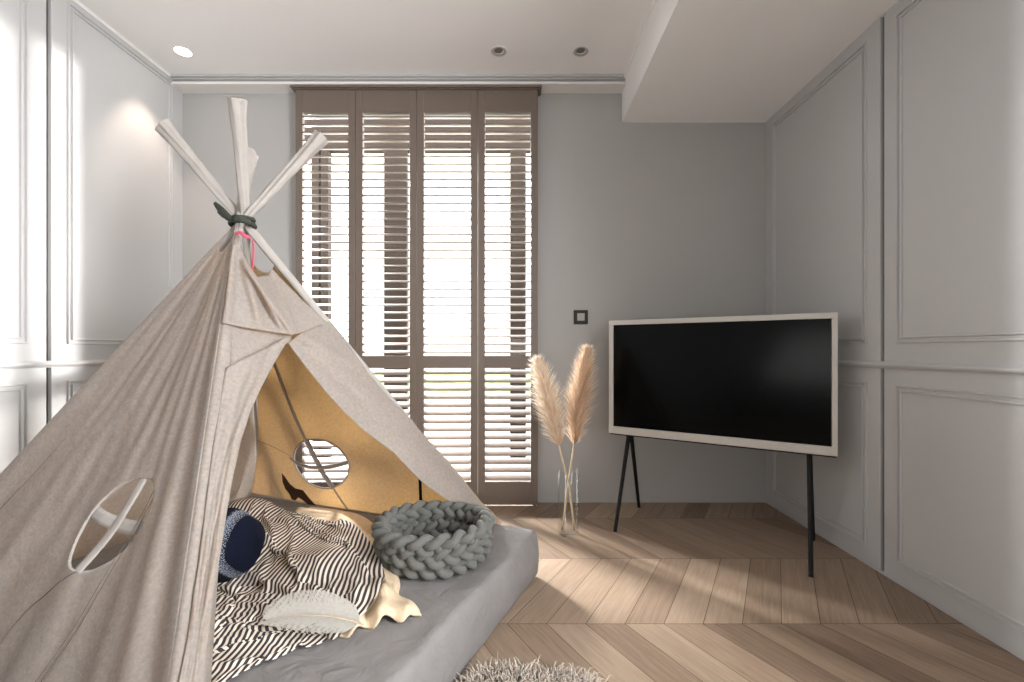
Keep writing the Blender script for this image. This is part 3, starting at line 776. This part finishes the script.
front_patch('door_flap', [(221, 371), (245, 358), (270, 346), (291, 334.5)], [(170, 728), (184, 728), (199, 728)],
            [(220, 371), (216, 400), (208, 470), (198, 560), (184, 650), (167, 728)],
            [(291, 334.5), (276, 360), (262, 385), (250, 412), (241, 440), (233, 475), (226, 515), (219, 560), (212, 605), (206, 650), (203, 682), (199, 728)], flap_disp, 60, 110)
def rflap_disp(x, y, u, v):
    d = .012+.014*math.sin(PI*u)
    q, t = seg_d((x, y), (296, 334), (372, 374)); d += .012*math.exp(-(q/5)**2)*(1-t*.6)
    q, t = seg_d((x, y), (300, 345), (360, 400)); d -= .008*math.exp(-(q/6)**2)
    q, t = seg_d((x, y), (372, 378), (450, 480)); d += .006*math.exp(-(q/9)**2)
    d += .003*nz(x*.03, y*.03, 5)+.0015*nz(x*.11, y*.11, 9)
    return d
front_patch('door_flap', [(288, 343), (300, 334), (316, 326), (329, 322)], [(497, 524.5), (499, 524.3), (501, 523.5)],
            [(288, 343), (305, 366), (325, 391), (345, 413), (363, 430), (393, 452), (410, 470), (424, 484), (447, 500), (470, 512), (497, 524.5)],
            [(329, 322), (344, 338), (370, 376), (391, 400), (409, 418), (428, 440), (447, 460), (465, 482), (481, 502), (493, 513), (501, 523.5)], rflap_disp, 46, 110)

# tie cord, knot and pink ribbons at the crossing
CR = APX+np.array([0, 0, 0])
m = MB()
for q in range(5):
    pts = []; tl = rnd.uniform(-.35, .35); tl2 = rnd.uniform(-.3, .3); rr = rnd.uniform(.034, .042)
    for t in np.linspace(0, 2*PI, 40, endpoint=False):
        c_, s_ = math.cos(t), math.sin(t); pts.append(CR+np.array([c_*rr, s_*rr*1.05, .016*tl*c_+.016*tl2*s_+(q-2)*.006]))
    m.tube(pts, .0062, 8, closed=True)
k0 = U(236, 222, 1.615); m.tube(smooth_path([k0, U(228, 217, 1.625), U(220, 209, 1.645), U(214.5, 203, 1.655)], 20), lambda q: .0065+.008*math.sin(PI*q), 8, flat=.5)
m.tube(smooth_path([k0, U(230, 219, 1.62), U(224, 215, 1.635), U(219, 211, 1.645), U(224, 217, 1.64)], 20), lambda q: .006+.004*math.sin(PI*q), 8, flat=.6)
m.tube(smooth_path([k0+np.array([0, -.006, .01]), k0+np.array([.03, -.01, .004]), k0+np.array([.055, -.004, -.004])], 12), lambda q: .012-.004*q, 8, flat=.7)
m.build('tie_cord', M['cord'], tent, smooth=True)
m = MB(); m.tube(smooth_path([U(236, 234, 1.60), U(240, 232.5, 1.595), U(245, 236, 1.59), U(250, 237.5, 1.60)], 16), .0065, 8, flat=.35, up=(0, 0, 1)); m.build('ribbon', M['pink'], tent, smooth=True)
m = MB(); m.tube(smooth_path([U(253, 240, 1.69), U(253.5, 252, 1.70), U(253, 262, 1.70), U(252, 272, 1.70)], 16), .0036, 8, flat=.4); m.build('ribbon', M['pink'], tent, smooth=True)

# ------------------------------------------------------------------ soft things in the tent
# navy knitted cushion
cc = np.array([-1.0, 1.50, .315]); ax0 = unit([.95, -.12, .10]); ax2 = unit(np.array([0, 0, 1.0])-ax0*ax0[2]); ax1 = np.cross(ax2, ax0)
P = []; UV = []
for i in range(61):
    t = i/60; q = -math.cos(PI*t)
    r = (1-abs(q)**2.6)**.5; row = []; ur = []
    for j in range(72):
        th = 2*PI*j/72; sq = 1+.05*math.cos(4*th)
        w = 1+.02*math.sin(26*th)*(.3+.7*abs(r))*(1 if q < .45 else .25)+.03*nz(q*3, math.cos(th)*2, math.sin(th)*2)
        row.append(cc+ax0*q*.145+(ax1*math.cos(th)*.118+ax2*math.sin(th)*.112)*r*sq*w); ur.append(((q+1)/2, j/72*1.2))
    P.append(row); UV.append(ur)
m = MB(); m.grid(np.array(P), uv=np.array(UV), closed=True)
cush = tag(m.build('knitted_cushion', M['knit'], smooth=True, loc=cc), 'round navy and black knitted cushion inside the tent', 'cushion')

# cloth: a small position-based solver drapes the two throws over the mattress
def settle(X, rest_scale, ground, nit=10, steps=110, seed=0, grav=.0016, stiff_bend=.35):
    nr, nc = X.shape[:2]; x = X.reshape(-1, 3).copy(); xp = x.copy()
    idx = np.arange(nr*nc).reshape(nr, nc); cons = []
    def addc(a, b_, L, w):
        for par in (0, 1):
            cons.append((a[par::2].ravel(), b_[par::2].ravel(), L, w))
    dr, dcr = rest_scale; dcr = np.asarray(dcr); dm = (dcr[1:]+dcr[:-1])/2
    addc(idx[:-1], idx[1:], dr, 1.0)
    a, b_ = idx[:, :-1].T, idx[:, 1:].T
    for par in (0, 1): cons.append((a[par::2].ravel(), b_[par::2].ravel(), np.tile(dcr, len(a[par::2])), 1.0))
    dd = np.hypot(dr, dm)
    for (a, b_) in ((idx[:-1, :-1], idx[1:, 1:]), (idx[1:, :-1], idx[:-1, 1:])):
        for par in (0, 1): cons.append((a[par::2].ravel(), b_[par::2].ravel(), np.repeat(dd[par::2], a.shape[1]), .5))
    for st, wt in ((2, stiff_bend), (4, stiff_bend*.5)):
        for off in range(st):
            a = idx[off:-st:st] if idx[off:-st:st].size else None
            r0 = np.arange(off, nr-st, st)
            for par in (0, 1):
                rr = r0[par::2]
                if len(rr): cons.append((idx[rr].ravel(), idx[rr+st].ravel(), dr*st, -wt))
            c0 = np.arange(off, nc-st, st)
            for par in (0, 1):
                rr = c0[par::2]
                if len(rr): cons.append((idx[:, rr].ravel(), idx[:, rr+st].ravel(), np.repeat(dcr, len(rr))*st, -wt))
    for s in range(steps):
        vel = (x-xp)*.94; xp = x.copy(); x = x+vel; x[:, 2] -= grav
        for it in range(nit):
            for a, b_, L, w in cons:
                d = x[b_]-x[a]; l = np.sqrt((d*d).sum(1))+1e-9
                e = (l-L)/l
                if w < 0: e = np.where(l < L*.62, (l-L*.62)/l, 0)*(-w)
                else: e = e*w
                c_ = d*(.5*e)[:, None]; x[a] += c_; x[b_] -= c_
        x = ground(x, xp)
    return x.reshape(nr, nc, 3)
def thick_noise(x, y): return nz(x, y, 0)

# cream knitted throw: a rumpled strip that shows behind and in front of the striped one
cl = smooth_path([(-1.02, 2.06), (-.80, 1.99), (-.66, 1.84), (-.565, 1.65), (-.48, 1.47), (-.415, 1.34), (-.372, 1.24)], 110)
T2 = np.gradient(cl, axis=0); T2 /= np.linalg.norm(T2, axis=1)[:, None]; N2 = np.stack([-T2[:, 1], T2[:, 0]], 1)
nw = 72; P = np.zeros((110, nw, 3))
for i in range(110):
    q = i/109; wd = .21-.05*q
    wd *= 1-.22*math.exp(-((q-.80)/.05)**2)
    flare = max(0, (q-.84)/.16)
    for j in range(nw):
        s = j/(nw-1)*2-1
        z = .012*(1-s**6)+.010*math.sin(s*5+q*7)*(1-s*s)+.010*nz(s*2.2, q*6)
        z += .020*math.exp(-((q-.80)/.05)**2)*(1-s*s)
        z += .0013*math.sin(s*95)                                       # ribs run along the strip
        z += flare*(.012+.011*math.sin(s*10.0+1.2)+.006*nz(s*4, q*9, 3))*(1-.25*s*s)
        roll = max(0, (q-.95)/.05); z -= roll**2*.016
        off = s*wd/2*(1+.35*flare)+.010*nz(q*6, s*1.2, 5)
        adv = flare*(.012*math.sin(s*10.0+2.6)+.02*nz(s*1.5, 3.3))
        p = cl[i]+N2[i]*off+T2[i]*adv
        P[i, j] = (p[0], p[1], max(MZ+.005, MZ+.008+z))
m = MB(); m.grid(P)
throw_o = tag(m.build('cream_throw', M['cream'], smooth=True, solid=.006, loc=(-.5, 1.6, MZ)), 'cream ribbed knit throw spilling out under the striped blanket', 'blanket')
creamP = P
HM = {}
for p in P.reshape(-1, 3):
    c_ = (int(math.floor(p[0]/.012)), int(math.floor(p[1]/.012)))
    for dx in (-1, 0, 1):
        for dy in (-1, 0, 1):
            kx = (c_[0]+dx, c_[1]+dy); HM[kx] = max(HM.get(kx, 0), p[2]+.009)

# striped blanket
def lump(x, y):
    g = np.full(len(x), MZ+.006)
    # cream throw below
    hm = np.array([HM.get((int(math.floor(a/.012)), int(math.floor(b_/.012))), 0) for a, b_ in zip(x, y)]); g = np.maximum(g, hm)
    # a heap of bedding toward the back corner, and soft rolls below
    for (cx, cy, h, r) in ((-1.26, 2.10, .060, .12), (-1.05, 1.80, .030, .12), (-.66, 1.56, .050, .12), (-.70, 1.30, .035, .11), (-.52, 1.38, .035, .09), (-.86, 1.22, .030, .10)):
        g = np.maximum(g, MZ+.006+h*np.exp(-((x-cx)**2+(y-cy)**2)/(2*r*r)))
    return g
def ground(x, xp):
    g = lump(x[:, 0], x[:, 1]); under = x[:, 2] < g+.001
    x[:, 2] = np.maximum(x[:, 2], g)
    fr = np.where(x[:, 2] < g+.004, .75, 0)[:, None]
    x[:, :2] = x[:, :2]*(1-fr)+xp[:, :2]*fr
    return x
NR, NC = 100, 74
corner = {'bl': (-1.30, 2.27), 'br': (-.80, 2.06), 'fl': (-1.02, 1.08), 'fr': (-.60, 1.06)}
rightE = smooth_path([(-.89, 1.965), (-.72, 1.87), (-.575, 1.72), (-.465, 1.51), (-.415, 1.37), (-.44, 1.235), (-.55, 1.15), (-.69, 1.045)], NR)
leftE = smooth_path([(-1.33, 2.18), (-1.40, 2.02), (-1.42, 1.80), (-1.40, 1.60), (-1.36, 1.44), (-1.30, 1.32), (-1.20, 1.22), (-1.08, 1.14)], NR)
X = np.zeros((NR, NC, 3))
for i in range(NR):
    for j in range(NC):
        s = j/(NC-1); q = i/(NR-1); p = leftE[i]*(1-s)+rightE[i]*s
        w = math.sin(PI*s)**.5*math.sin(PI*min(1, q+.02))**.5 if 0 < s < 1 else 0
        z = .060*w*(1+nz(s*5+q*3, q*5-s*2, 2.5)*1.6+.7*nz(s*10, q*9, 8))
        X[i, j] = (p[0]+.012*nz(s*6, q*7, 1), p[1]+.012*nz(s*6, q*7, 4), z)
X[..., 2] += lump(X[..., 0].ravel(), X[..., 1].ravel()).reshape(NR, NC)+.01
wrow = np.linalg.norm(np.diff(X[..., :2], axis=1), axis=-1).mean(1); lmean = np.linalg.norm(np.diff(X[..., :2], axis=0), axis=-1).mean()
RS = (lmean*1.20, wrow*1.28)
X = settle(X, RS, ground, nit=6, steps=90, grav=.0012)
# even out the stripes: cloth coordinates follow the rest shape, stripes run along the long side at a slant
UV = np.zeros((NR, NC, 2))
for i in range(NR):
    for j in range(NC):
        UV[i, j] = ((j-NC*.5)*RS[1][i]+3+i*RS[0]*.10, i*RS[0])
m = MB(); m.grid(X, uv=UV)
blk = tag(m.build('striped_blanket', M['stripes'], smooth=True, solid=.004, sub=1, loc=(-.8, 1.5, MZ)), 'crumpled black and white striped blanket in the tent opening', 'blanket')
def grid_bvh(G):
    a, c_ = G.shape[:2]; f = [(i*c_+j, i*c_+j+1, (i+1)*c_+j+1, (i+1)*c_+j) for i in range(a-1) for j in range(c_-1)]
    return BVHTree.FromPolygons([Vector(p) for p in G.reshape(-1, 3)], f)
bvh = grid_bvh(X)
def top_at(x, y):
    h = bvh.ray_cast(Vector((x, y, 2)), Vector((0, 0, -1))); return h[0].z if h[0] is not None else MZ

# white feather lying on the blanket
f0, f1 = on_z(362, 609, .285)[:2], on_z(266, 606, .285)[:2]
fm = (f0+f1)/2; fd = unit(np.r_[f1-f0, 0]); fs = np.array([-fd[1], fd[0], 0]); FL = np.linalg.norm(f1-f0)
if fs[1] < 0: fs = -fs
zs = max(top_at(*(f0+(f1-f0)*t+fs[:2]*o)) for t in np.linspace(.05, .95, 10) for o in (-.05, 0, .05))
zf = min(zs+.008, .30)
def rach(t): return np.r_[f0+(f1-f0)*t, zf+.012*math.sin(PI*t)-.004]+fs*.010*math.sin(PI*t)
feather = thing('feather', tuple(rach(0)), 'large white curled feather lying on the striped blanket', 'feather')
m = MB(); m.tube(np.array([rach(t) for t in np.linspace(-.02, 1.0, 30)]), lambda q: .0024*(1-q)+.0006, 8); m.build('quill', M['stem'], feather, smooth=True)
m = MB()
for sd in (1, -1):
    for q in range(330):
        t = .03+.97*q/329; env = (math.sin(PI*min(1, (t*.92+.06))**.80)**.60)*(.088 if sd > 0 else .066)*rnd.uniform(.97, 1.02)
        p0 = rach(t); d0 = unit(fd*(.30+.55*t)+fs*sd*(1-.3*t)); rows = []
        lean = rnd.gauss(0, .02); cup = .55 if sd > 0 else .30
        for e in np.linspace(0, 1, 7):
            c_ = p0+d0*env*e+fd*(env*e*e*(.30+lean)); c_[2] += env*cup*(e**1.7)*.55 if sd > 0 else -env*e*e*.12+env*e*.06
            w = .0010*(1-.7*e)+.0002; rows.append([c_-fd*w, c_+fd*w])
        m.grid(np.array(rows))
m.build('vane', M['feather'], feather)['kind'] = 'stuff'

# braided basket-like pouf
pc = np.array([-.308, 1.665, MZ]); pouf = thing('braided_basket', tuple(pc), 'grey chunky braided tube basket on the mattress', 'basket')
def braid(zc, R0, A, Bq, n, rt, ph, tilt, name):
    for k in range(3):
        pts = []
        for t in np.linspace(0, 2*PI, 420, endpoint=False):
            p = n*t+2*PI*k/3+ph; lat = A*math.sin(p); nor = Bq*math.sin(2*p)
            R = R0+nor*math.cos(tilt)+lat*math.sin(tilt)+.004*math.sin(3*t+k)
            z = zc+lat*math.cos(tilt)-nor*math.sin(tilt)+.003*math.sin(2*t+ph)
            pts.append(pc+np.array([math.cos(t)*R*1.06, math.sin(t)*R*.98, z]))
        m = MB(); m.tube(pts, rt, 12, closed=True); m.build(name, M['pouf'], pouf, smooth=True)
braid(.0405, .166, .023, .0135, 7, .0148, 0.0, -.12, 'lower_braid')
braid(.081, .178, .023, .0135, 7, .0148, 1.2, -.05, 'middle_braid')
braid(.119, .180, .021, .0135, 7, .0148, 2.3, .42, 'rim_braid')

# shaggy rug
rc = np.array([.055, 1.08, 0]); rug = thing('shag_rug', tuple(rc), 'fluffy beige shag rug on the floor beside the mattress', 'rug')
def rug_r(th): return .265+.02*math.sin(3*th+1)+.012*math.sin(7*th)
m = MB(); rows = []
for (f, z) in ((0, .012), (.5, .012), (.96, .011), (1, .006), (1.0, 0.001), (0, .001)):
    rows.append([rc+np.array([math.cos(t)*rug_r(t)*f*1.05, math.sin(t)*rug_r(t)*f, z]) for t in np.linspace(0, 2*PI, 60, endpoint=False)])
m.grid(np.array(rows), closed=True); m.build('backing', M['rug_base'], rug)
m = MB(); rr = random.Random(11); allV = []; allF = []
for q in range(5200):
    th = rr.uniform(0, 2*PI); f = math.sqrt(rr.random()); R = rug_r(th)*f*.98
    p = rc+np.array([math.cos(th)*R*1.05, math.sin(th)*R, .010])
    if p[1] < .93: continue
    az = rr.uniform(0, 2*PI); ln = rr.uniform(.028, .05); out = np.array([math.cos(th), math.sin(th), 0])*(.5*max(0, f-.75)/.25)
    hd = np.array([math.cos(az), math.sin(az), 0])*rr.uniform(.2, .8)+out
    c1 = p+np.array([0, 0, ln*.45])+hd*ln*.25; c2 = p+np.array([0, 0, ln*.62])+hd*ln*.75; c3 = p+np.array([0, 0, ln*.45])+hd*ln*1.15
    w = rr.uniform(.0012, .0024); sd = unit(np.cross(hd+1e-6, [0, 0, 1])); upv = np.array([0, 0, 1.0])
    o = len(allV)
    for c_, ww in ((p, w), (c1, w*1.1), (c2, w), (c3, w*.4)):
        fwd = unit(np.cross(sd, upv)); allV += [c_+sd*ww, c_+upv*ww*.6+fwd*ww*.4, c_-sd*ww, c_-upv*ww*.6-fwd*ww*.4]
    for a in range(3):
        for k in range(4): allF.append((o+a*4+k, o+a*4+(k+1) % 4, o+(a+1)*4+(k+1) % 4, o+(a+1)*4+k))
m.add(allV, allF); m.build('pile', M['rug'], rug, smooth=True)['kind'] = 'stuff'

for o in bpy.data.objects:
    if '_w' in o.keys(): del o['_w']

# ------------------------------------------------------------------ light
W = bpy.data.worlds.new('World'); S.world = W; W.use_nodes = True
bg = W.node_tree.nodes['Background']; bg.inputs[0].default_value = (1.0, 0.99, 0.97, 1); bg.inputs[1].default_value = 7.5
def area(name, loc, rot, sx_, sy_, energy, col=(1, 1, 1), portal=False):
    l = bpy.data.lights.new(name, 'AREA'); l.shape = 'RECTANGLE'; l.size = sx_; l.size_y = sy_; l.energy = energy; l.color = col
    o = bpy.data.objects.new(name, l); o.location = loc; o.rotation_euler = rot; COL.objects.link(o)
    if portal: l.cycles.is_portal = True
    return o
area('window_portal', (-.55, YB+.10, 1.26), (-PI/2, 0, 0), 1.75, 2.45, 1, portal=True)
area('rear_fill_light', (-.275, YF+.02, 1.20), (PI/2+.8, 0, 0), 3.2, 1.9, 46, (1.0, .985, .97))  # added fill; the wall behind the camera has no window
sw = area('side_fill_light', (1.46, .12, 1.40), Vector((-1.0, .42, -.12)).to_track_quat('-Z', 'Y').to_euler(), 1.0, 1.6, 40, (.99, .99, 1.0))  # added fill for the tent front; no window in this wall
sw.data.spread = math.radians(100)
area('facade_glint', (-3.4, 6.6, 3.3), (Vector((-.2, 2.5, .6))-Vector((-3.4, 6.6, 3.3))).to_track_quat('-Z', 'Y').to_euler(), 1.1, 1.1, 2200, (1.0, .98, .96))
sl = bpy.data.lights.new('sun', 'SUN'); sl.energy = 5.5; sl.angle = math.radians(4.5); sl.color = (1.0, .97, .94)
so = bpy.data.objects.new('sun', sl); COL.objects.link(so)
so.rotation_euler = Vector((-1.30, -1.0, -.125)).to_track_quat('-Z', 'Y').to_euler()
sp_ = bpy.data.lights.new('spot', 'SPOT'); sp_.energy = 14; sp_.color = (1, .80, .66); sp_.spot_size = math.radians(62); sp_.spot_blend = .6; sp_.shadow_soft_size = .03
spo = bpy.data.objects.new('spot', sp_); COL.objects.link(spo); spo.location = (hole[0][0], hole[0][1], ZC-.02)
spo.rotation_euler = Vector((-.22, .02, -1)).to_track_quat('-Z', 'Y').to_euler()

# ------------------------------------------------------------------ camera, view
cam = bpy.data.cameras.new('camera'); co = bpy.data.objects.new('camera', cam); COL.objects.link(co)
co.location = (0, 0, CAM_Z); co.rotation_euler = (PI/2, 0, 0)
cam.sensor_fit = 'HORIZONTAL'; cam.sensor_width = 36; cam.lens = F_PX/1024*36
cam.shift_x = -(VX-512)/1024; cam.shift_y = (VY-341)/1024; cam.clip_start = .02
S.camera = co
S.view_settings.view_transform = 'Standard'; S.view_settings.look = 'None'; S.view_settings.exposure = 0.78; S.view_settings.gamma = 1.0
S.view_settings.use_curve_mapping = False
try:
    S.cycles.use_denoising = True; S.cycles.denoiser = 'OPENIMAGEDENOISE'
    S.cycles.max_bounces = 14; S.cycles.diffuse_bounces = 7; S.cycles.transparent_max_bounces = 16; S.cycles.transmission_bounces = 8
    S.cycles.sample_clamp_indirect = 6.0; S.cycles.caustics_reflective = False; S.cycles.caustics_refractive = False
except Exception:
    pass
